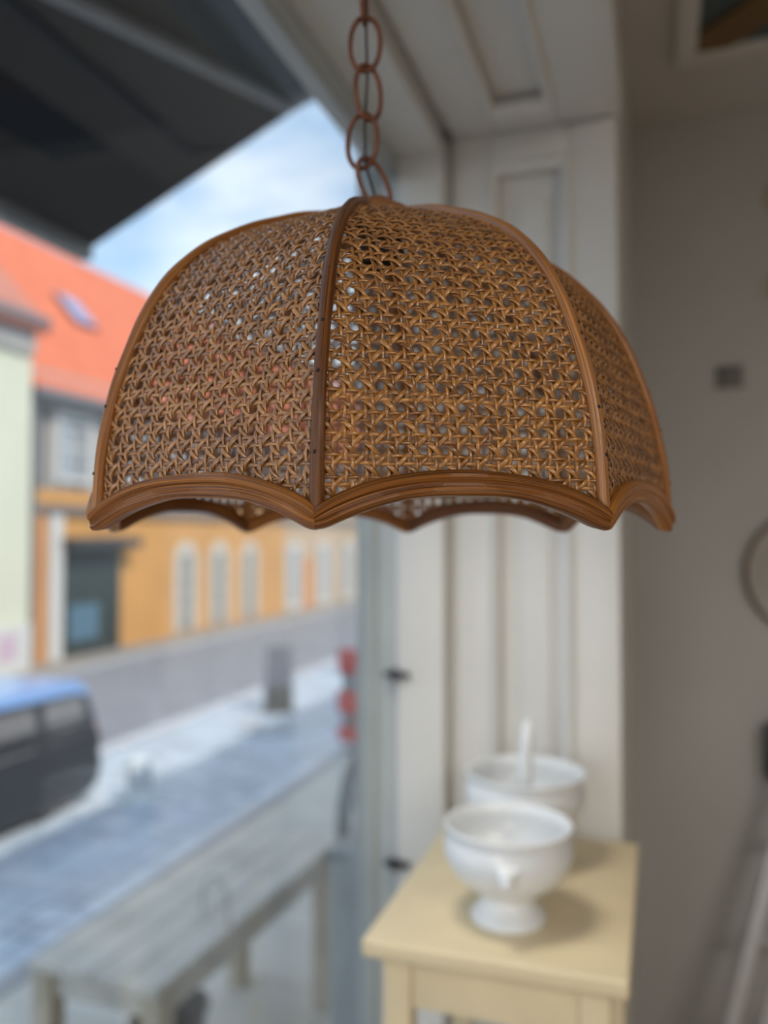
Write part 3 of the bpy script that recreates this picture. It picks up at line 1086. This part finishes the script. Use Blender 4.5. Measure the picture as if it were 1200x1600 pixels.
bx('kerb', M['roadpaint'], -6.80, -6.58, 1.0, 60.0, RZ - 0.1, RZ + 0.02, ps, 0.01)['label'] = 'pale kerb line along the road'

bstruct('road', M['asphalt'], -11.0, -6.78, -20.0, 90.0, RZ - 0.2, RZ - 0.005)
fp = bstruct('far_pavement', M['farpave'], -12.6, -10.98, -20.0, 90.0, RZ - 0.2, RZ + 0.08)
bx('kerb', M['kerb'], -11.12, -10.95, -20.0, 90.0, RZ - 0.2, RZ + 0.09, fp, 0.01)
bstruct('ground', M['asphalt'], -40.0, 30.0, -30.0, 110.0, RZ - 0.5, RZ - 0.21)

# ------------------------------------------------------------------ buildings across the street
FX = -12.2


def facade_window(parent, y0, y1, z0, z1, frame_m, pane_m, arched=False, nx=2, nz=3, sur=0.14, x=FX):
    """white surround with recessed frame bars and panes; windows face +X"""
    bm = bmesh.new()
    yc, hw = (y0 + y1) / 2, (y1 - y0) / 2
    if arched:
        def outline(h, top):
            pts = [(yc - h, z0)]
            zs = top - h
            for a in np.linspace(pi, 0, 13):
                pts.append((yc + h * cos(a), zs + h * sin(a)))
            pts.append((yc + h, z0))
            return pts
        o_, i_ = outline(hw, z1), outline(hw - sur, z1 - sur)
    else:
        o_ = [(y0, z0), (y0, z1), (y1, z1), (y1, z0)]
        i_ = [(y0 + sur, z0 + sur), (y0 + sur, z1 - sur), (y1 - sur, z1 - sur), (y1 - sur, z0 + sur)]
    for xo in (0,):
        A = [bm.verts.new((x + 0.06, a, b)) for a, b in o_]
        B = [bm.verts.new((x + 0.06, a, b)) for a, b in i_]
        A2 = [bm.verts.new((x - 0.05, a, b)) for a, b in o_]
        B2 = [bm.verts.new((x - 0.05, a, b)) for a, b in i_]
        n = len(A)
        rng_ = range(n if not arched else n - 1)
        for k in rng_:
            k2 = (k + 1) % n
            bm.faces.new((A[k], A[k2], B[k2], B[k]))
            bm.faces.new((A[k], A2[k], A2[k2], A[k2]))
            bm.faces.new((B[k], B[k2], B2[k2], B2[k]))
    f = obj('window', bm, frame_m, parent)
    bm = bmesh.new()
    prism(bm, [(x + 0.004, a, b) for a, b in i_], (-0.05, 0, 0))
    obj('pane', bm, pane_m, f)
    ya, yb = i_[0][0], i_[-1][0]
    zt = z1 - sur
    for k in range(1, nx):
        y = ya + (yb - ya) * k / nx
        bx('glazing_bar', frame_m, x + 0.004, x + 0.03, y - 0.03, y + 0.03, i_[0][1], zt - 0.01, f)
    for k in range(1, nz):
        z = i_[0][1] + (zt - i_[0][1]) * k / nz
        bx('glazing_bar', frame_m, x + 0.004, x + 0.025, ya, yb, z - 0.025, z + 0.025, f)
    return f


def gable_roof(name, parent, y0, y1, ez, rz, x0, xr, over, m):
    bm = bmesh.new()
    k = (rz - ez) / (x0 - xr)
    prism(bm, [(x0 + over, y0, ez - over * k), (xr, y0, rz), (xr, y1, rz), (x0 + over, y1, ez - over * k)], (-0.10, 0, -0.14))
    prism(bm, [(xr, y0, rz), (2 * xr - x0, y0, ez), (2 * xr - x0, y1, ez), (xr, y1, rz)], (0.10, 0, -0.14))
    return obj(name, bm, m, parent)


# the long orange building
ob = thing('building', 'long orange building with a tall red tiled roof and arched ground floor windows', 'building', (0, 0, 0))
bx('wall', M['orange'], FX - 8, FX, 13.6, 26.0, RZ - 0.1, 2.55, ob)
bx('upper_wall', M['upper'], FX - 8, FX - 0.02, 13.6, 26.0, 2.56, 5.05, ob)
gable_roof('roof', ob, 13.58, 26.0, 4.95, 9.75, FX, FX - 4.2, 0.30, M['roof_red'])
bx('gutter', M['gutter'], FX + 0.24, FX + 0.40, 13.6, 26.0, 4.42, 4.60, ob, 0.03)
bx('string_course', M['timber'], FX - 0.02, FX + 0.10, 13.6, 26.0, 2.02, 2.22, ob)
bx('cornice', M['upper'], FX - 0.02, FX + 0.20, 13.6, 26.0, 4.30, 4.75, ob)
for y in np.arange(14.2, 25.9, 1.15):
    bx('timber_post', M['timber'], FX - 0.05, FX + 0.03, y - 0.07, y + 0.07, 2.55, 4.32, ob)
for y in np.arange(14.55, 24.9, 2.30):
    facade_window(ob, y, y + 1.15, 2.72, 4.24, M['plaster_white'], M['pane_light'], False, 2, 2, 0.12, FX + 0.02)
for y in (13.62, 14.35):
    bx('pilaster', M['plaster_white'] if y > 14 else M['orange_deep'], FX - 0.02, FX + 0.12, y, y + (0.5 if y < 14 else 0.38), RZ, 2.0, ob)
bm = bmesh.new()
cyl(bm, (FX + 0.16, 13.75, RZ), (FX + 0.16, 13.75, 4.45), 0.07, 12)
obj('downpipe', bm, M['gutter'], ob, True)
dr = bx('door', M['door_green'], FX - 0.10, FX + 0.03, 14.85, 16.85, RZ + 0.02, 1.30, ob)
for k in range(4):
    bx('door_leaf_panel', M['door_green'], FX + 0.03, FX + 0.06, 14.93 + k * 0.48, 15.33 + k * 0.48, RZ + 0.25, 1.15, dr, 0.01)
bx('door_poster', M['poster_blue'], FX + 0.06, FX + 0.075, 15.0, 16.0, -0.75, 0.05, dr)
bx('door_hood', M['board_dark'], FX, FX + 0.45, 14.7, 17.1, 1.28, 1.52, ob, 0.02)
for y in (19.15, 20.95, 22.85):
    facade_window(ob, y, y + 1.15, -0.98, 1.42, M['window_beige'], M['pane'], True, 2, 4, 0.33)
sk = bx('skylight_frame', M['gutter'], 0, 0.06, -0.42, 0.42, -0.55, 0.55, ob)
ang = math.atan2(4.2, 4.8)
sk.location = (FX - 2.05 + 0.03, 17.7, 7.33)
sk.rotation_euler = (0, -ang, 0)
bx('skylight_pane', M['skyglass'], 0.06, 0.075, -0.36, 0.36, -0.49, 0.49, sk)

# paler continuation down the street
pb = thing('building', 'pale beige row beyond the orange building with white door surrounds', 'building', (0, 0, 0))
bx('wall', M['beige_wall'], FX - 8, FX - 0.01, 26.02, 60.0, RZ - 0.1, 2.55, pb)
bx('upper_wall', M['upper'], FX - 8, FX - 0.02, 26.02, 60.0, 2.56, 5.05, pb)
gable_roof('roof', pb, 26.02, 60.0, 4.95, 9.75, FX, FX - 4.2, 0.3, M['roof_red'])
bx('string_course', M['timber'], FX - 0.02, FX + 0.10, 26.02, 60.0, 2.02, 2.22, pb)
bx('cornice', M['upper'], FX - 0.02, FX + 0.20, 26.02, 60.0, 4.30, 4.75, pb)
for y in np.arange(26.6, 58.0, 2.6):
    facade_window(pb, y, y + 1.15, 2.72, 4.24, M['plaster_white'], M['pane_light'], False, 2, 2, 0.12, FX + 0.02)
bx('door', M['orange_deep'], FX - 0.05, FX + 0.05, 27.3, 28.5, RZ, 0.8, pb)
for y in (26.12, 28.9, 31.5, 34.5, 38.0, 42.0, 46.0, 50.0):
    facade_window(pb, y, y + 1.25, -1.0, 1.3, M['plaster_white'], M['pane_light'], False, 2, 3, 0.22)

# cream building at the left
cb = thing('building', 'tall cream rendered house with a brown tiled roof at the left edge', 'building', (0, 0, 0))
CX = -11.75
bx('wall', M['cream_wall'], CX - 8, CX, 3.0, 13.35, RZ - 0.1, 6.05, cb)
gable_roof('roof', cb, 2.8, 13.50, 6.05, 10.4, CX, CX - 4.2, 0.35, M['roof_brown'])
bx('eaves_board', M['gutter'], CX, CX + 0.34, 2.8, 13.50, 5.68, 5.86, cb, 0.02)
bx('frieze', M['upper'], CX - 0.01, CX + 0.10, 3.0, 13.35, 5.15, 5.68, cb)
bx('plinth', M['plaster_white'], CX - 0.01, CX + 0.06, 3.0, 13.35, RZ, -0.15, cb)
gr = bx('painted_scrawl', M['pink'], CX + 0.06, CX + 0.065, 12.5, 12.95, -0.80, -0.32, cb)
for y in (5.0, 8.0):
    facade_window(cb, y, y + 1.2, 1.0, 2.9, M['plaster_white'], M['pane'], False, 2, 3, 0.12, CX)

# ------------------------------------------------------------------ parked car
car = thing('car', 'dark parked car with a pale blue roof seen from its side', 'car', (-6.3, 5.35, RZ))
hw = 0.80
# side profile (y along the car, z up) of the lower body and of the cabin
low = [(-1.95, 0.22), (-1.98, 0.55), (-1.80, 0.74), (-0.95, 0.84), (0.5, 0.86), (1.93, 0.84), (1.99, 0.62), (1.94, 0.16), (1.75, 0.10), (-1.75, 0.10)]
bm = bmesh.new()
prism(bm, [(-hw, y, z) for y, z in low], (2 * hw, 0, 0))
for v in bm.verts:
    if v.co.z > 0.7:
        v.co.x *= 0.95
body = obj('body', bm, M['car'], car, True, 0.05, 3)
cab = [(-1.05, 0.80), (-0.45, 1.18), (0.2, 1.23), (1.72, 1.21), (1.90, 1.10), (1.97, 0.80)]
bm = bmesh.new()
prism(bm, [(-hw * 0.95, y, z) for y, z in cab], (2 * hw * 0.95, 0, 0))
for v in bm.verts:
    k = (v.co.z - 0.80) / 0.42
    v.co.x *= 1 - 0.13 * k
obj('cabin', bm, M['car'], car, True, 0.05, 3)
bm = bmesh.new()
rf = [(-0.48, 1.16), (0.2, 1.215), (1.72, 1.195), (1.90, 1.09)]
prism(bm, [(-hw * 0.865, y, z - 0.06) for y, z in rf] + [(-hw * 0.865, y, z + 0.045) for y, z in rf[::-1]], (2 * hw * 0.865, 0, 0))
obj('roof_panel', bm, M['car_roof'], car, True, 0.02, 2)['label'] = 'pale blue roof'
for q, (ya, yb) in enumerate(((1.20, 1.80), (0.28, 1.08), (-0.62, 0.16))):
    for sg in (-1, 1):
        bm = bmesh.new()
        zb, zt = 0.83, 1.08
        xb, xt = sg * hw * 0.952, sg * hw * (0.95 * (1 - 0.13 * 0.71) + 0.004)
        y_t0 = ya + (0.28 if q == 2 else 0.03)
        y_t1 = yb - (0.05 if q == 0 else 0.0)
        prism(bm, [(xb, ya, zb - 0.13), (xb, yb, zb - 0.13), (xt, y_t1, zt), (xt, y_t0, zt)], (sg * 0.012, 0, 0))
        obj('side_window', bm, M['car_glass'], car)
for yw in (-1.22, 1.20):
    for sg in (-1, 1):
        bm = bmesh.new()
        tube(bm, [(sg * (hw - 0.09), yw + 0.22 * cos(a), 0.28 + 0.22 * sin(a)) for a in np.linspace(0, 2 * pi, 25)[:-1]], 0.075, 10, closed=True)
        for v in bm.verts:
            v.co.z = max(v.co.z, 0.0)
        t = obj('wheel', bm, M['tyre'], car, True)
        bm = bmesh.new()
        cyl(bm, (sg * (hw - 0.12), yw, 0.28), (sg * (hw - 0.02), yw, 0.28), 0.17, 20)
        obj('hubcap', bm, M['rim'], t, True)
for sg in (-1, 1):
    bx('tail_light', M['red'], sg * 0.66 - 0.08, sg * 0.66 + 0.08, 1.93, 2.0, 0.60, 0.74, car, 0.01)
bx('bumper', M['board_dark'], -0.76, 0.76, 1.90, 2.03, 0.22, 0.42, car, 0.03)

# ------------------------------------------------------------------ small street furniture
bo = thing('bollard', 'short white plastic bollard standing on the sky-tinted paving by the car', 'bollard', (-5.05, 7.35, RZ))
bm = bmesh.new()
lathe(bm, [(0.0, 0.0), (0.17, 0.0), (0.17, 0.04), (0.13, 0.06), (0.125, 0.36), (0.10, 0.43), (0.0, 0.45)], 24)
obj('post', bm, M['white_plastic'], bo, True)
bm = bmesh.new()
lathe(bm, [(0.130, 0.20), (0.134, 0.21), (0.134, 0.27), (0.130, 0.28)], 24)
obj('band', bm, M['concrete'], bo, True)

sb = thing('sandwich_board', 'dark grey upright sign board standing by the roadside beyond the white blocks', 'sign', (-5.6, 11.75, RZ), radians(28))
bx('panel', M['board_grey'], -0.20, 0.20, -0.03, 0.03, 0.38, 1.02, sb, 0.01)
bx('foot_panel', M['board_dark'], -0.20, 0.20, -0.05, 0.05, 0.02, 0.38, sb, 0.01)
bx('base_plate', M['board_dark'], -0.25, 0.25, -0.16, 0.16, 0.0, 0.03, sb, 0.008)
for sx in (-1, 1):
    bx('frame_post', M['rim'], sx * 0.21 - 0.02, sx * 0.21 + 0.02, -0.03, 0.03, 0.02, 1.06, sb, 0.006)
for (x, y, lab) in ((-5.33, 10.35, 'left pale concrete block on the paving before the dark sign board'), (-4.92, 10.45, 'right pale concrete block on the paving before the dark sign board')):
    o = thing('concrete_block', lab, 'block', (x, y, RZ), radians(15), 'pale concrete blocks by the sign board')
    bm = bmesh.new()
    prism(bm, [(-0.15, -0.10, 0), (0.15, -0.10, 0), (0.15, 0.10, 0), (-0.15, 0.10, 0)], (0, 0, 0.17))
    for v in bm.verts:
        if v.co.z > 0.1:
            v.co.x *= 0.85
            v.co.y *= 0.8
    obj('body', bm, M['concrete'], o, True, 0.012)
    bm = bmesh.new()
    tube(bm, [(0.05 * cos(a), 0, 0.165 + 0.04 * sin(a)) for a in np.linspace(0, pi, 9)], 0.008, 8)
    obj('lifting_eye', bm, M['rim'], o, True)

# bicycle parked along the shopfront
bc = thing('bicycle', 'dark bicycle with a red child seat parked outside behind the window frame', 'bicycle', (-1.97, 5.5, PZ))
WR = 0.335


def wheel(y, zc):
    bm = bmesh.new()
    tube(bm, [(0, y + WR * cos(a), zc + WR * sin(a)) for a in np.linspace(0, 2 * pi, 41)[:-1]], 0.024, 10, closed=True)
    t = obj('wheel', bm, M['tyre'], bc, True)
    bm = bmesh.new()
    tube(bm, [(0, y + (WR - 0.032) * cos(a), zc + (WR - 0.032) * sin(a)) for a in np.linspace(0, 2 * pi, 41)[:-1]], 0.012, 8, closed=True)
    obj('rim', bm, M['rim'], t, True)
    bm = bmesh.new()
    for k in range(18):
        a = 2 * pi * k / 18
        cyl(bm, (0.012 if k % 2 else -0.012, y + 0.02 * cos(a), zc + 0.02 * sin(a)), (0, y + (WR - 0.03) * cos(a + 0.25), zc + (WR - 0.03) * sin(a + 0.25)), 0.003, 5)
    obj('spokes', bm, M['rim'], t)['kind'] = 'stuff'
    bm = bmesh.new()
    cyl(bm, (-0.05, y, zc), (0.05, y, zc), 0.03, 14)
    obj('hub', bm, M['bike_black'], t, True)


ZW = WR + 0.024
wheel(0.0, ZW)
wheel(1.08, ZW)
bm = bmesh.new()
for p in ([(0, 0.45, 0.30), (0, 0.28, 0.88)], [(0, 0.45, 0.30), (0, 0.92, 0.78)], [(0, 0.31, 0.74), (0, 0.88, 0.92)],
          [(0.05, 0.0, ZW), (0.03, 0.45, 0.30)], [(-0.05, 0.0, ZW), (-0.03, 0.45, 0.30)], [(0.05, 0.0, ZW), (0.02, 0.31, 0.74)], [(-0.05, 0.0, ZW), (-0.02, 0.31, 0.74)],
          [(0, 0.92, 0.72), (0, 0.86, 1.02)]):
    tube(bm, p, 0.017, 10)
obj('frame', bm, M['bike_black'], bc, True)
bm = bmesh.new()
for sx in (-1, 1):
    tube(bm, [(sx * 0.045, 1.08, ZW), (sx * 0.045, 0.96, 0.68), (0, 0.92, 0.74)], 0.013, 8)
obj('fork', bm, M['bike_black'], bc, True)
bm = bmesh.new()
tube(bm, [(-0.28, 0.66, 1.07), (-0.24, 0.80, 1.09), (-0.08, 0.87, 1.04), (0.08, 0.87, 1.04), (0.24, 0.80, 1.09), (0.28, 0.66, 1.07)], 0.013, 8)
obj('handlebar', bm, M['rim'], bc, True)
bm = bmesh.new()
bmesh.ops.create_uvsphere(bm, u_segments=16, v_segments=8, radius=1.0, matrix=Matrix.Translation((0, 0.24, 0.92)) @ Matrix.Diagonal((0.085, 0.14, 0.04, 1)))
obj('saddle', bm, M['bike_black'], bc, True)
bm = bmesh.new()
pts = [(0, (WR + 0.05) * cos(a), ZW + (WR + 0.05) * sin(a)) for a in np.linspace(0.35, pi + 0.25, 20)]
for a, b in zip(pts[:-1], pts[1:]):
    v = [bm.verts.new((sx * 0.045, p[1], p[2] + (0 if sx else 0.0))) for p in (a, b) for sx in (-1, 1)]
    bm.faces.new((v[0], v[1], v[3], v[2]))
bmesh.ops.remove_doubles(bm, verts=bm.verts, dist=0.0005)
bmesh.ops.solidify(bm, geom=list(bm.faces), thickness=0.006)
obj('mudguard', bm, M['fender'], bc, True)
bm = bmesh.new()
for sx in (-0.07, 0.07):
    tube(bm, [(sx, -0.22, 0.80), (sx, 0.25, 0.80)], 0.009, 8)
    tube(bm, [(sx * 0.8, 0.0, ZW), (sx, -0.05, 0.80)], 0.007, 8)
for y in (-0.2, 0.0, 0.2):
    tube(bm, [(-0.07, y, 0.80), (0.07, y, 0.80)], 0.007, 8)
obj('luggage_rack', bm, M['bike_black'], bc, True)
cs = bx('child_seat', M['red'], -0.08, 0.08, -0.30, 0.05, 0.88, 0.99, bc, 0.03)
cs['label'] = 'red child seat'
bx('seat_back', M['red'], -0.08, 0.08, -0.30, -0.25, 1.07, 1.22, cs, 0.02)
bx('headrest', M['red'], -0.08, 0.08, -0.30, -0.24, 1.33, 1.50, cs, 0.03)
bx('seat_spine', M['fender'], -0.04, 0.04, -0.285, -0.26, 0.90, 1.45, cs, 0.005)

# long weathered display table outside the glass
ot = thing('outdoor_table', 'long weathered pale wooden table standing on the pavement outside the glass', 'table', (-1.83, 3.05, PZ), radians(-3))
HT = 0.75
for k in range(4):
    bx('plank', M['bench_wood'], -0.27 + k * 0.137, -0.27 + k * 0.137 + 0.131, -0.62, 0.86, HT - 0.035, HT + random.uniform(-0.002, 0.002), ot, 0.004)
for sx in (-1, 1):
    bx('side_rail', M['bench_wood'], sx * 0.24 - 0.014, sx * 0.24 + 0.014, -0.56, 0.74, HT - 0.13, HT - 0.036, ot, 0.003)
    for sy in (-1, 1):
        bx('leg', M['bench_leg'], sx * 0.235 - 0.04, sx * 0.235 + 0.04, (0.74 if sy > 0 else -0.56) - 0.04, (0.74 if sy > 0 else -0.56) + 0.04, 0.0, HT - 0.036, ot, 0.005)
for sy in (-1, 1):
    bx('end_rail', M['bench_wood'], -0.20, 0.20, (0.74 if sy > 0 else -0.56) - 0.014, (0.74 if sy > 0 else -0.56) + 0.014, HT - 0.13, HT - 0.036, ot, 0.003)

# wire hoop and pots under / on the table
ho = thing('wire_hoop', 'thin grey wire hoop standing on the outdoor table', 'hoop', (-1.66, 2.92, PZ + HT), radians(-20))
bm = bmesh.new()
tube(bm, [(-0.075, 0, 0.004)] + [(0.075 * cos(a), 0, 0.075 + 0.095 * sin(a)) for a in np.linspace(pi, 0, 15)] + [(0.075, 0, 0.004)], 0.0042, 8)
obj('hoop', bm, M['grey_box'], ho, True)
bm = bmesh.new()
box(bm, -0.085, 0.085, -0.012, 0.012, 0.0, 0.006)
obj('foot', bm, M['bench_wood'], ho, True)
for (x, y, r_, h_, lab) in ((-1.80, 2.80, 0.13, 0.42, 'taller dark pot under the outdoor table'), (-1.92, 3.10, 0.11, 0.30, 'shorter dark pot behind the taller one under the outdoor table')):
    o = thing('plant_pot', lab, 'pot', (x, y, PZ), 0, 'dark pots under the outdoor table')
    bm = bmesh.new()
    lathe(bm, [(0, 0), (r_ * 0.7, 0), (r_ * 0.95, h_ * 0.9), (r_ * 1.06, h_ * 0.9), (r_ * 1.06, h_), (r_ * 0.9, h_), (r_ * 0.85, h_ * 0.85), (0, h_ * 0.85)], 24)
    obj('pot', bm, M['pot'], o, True)
    bm = bmesh.new()
    lathe(bm, [(0, h_ * 0.86), (r_ * 0.84, h_ * 0.86), (0, h_ * 0.88)], 20)
    obj('soil', bm, M['board_dark'], o)
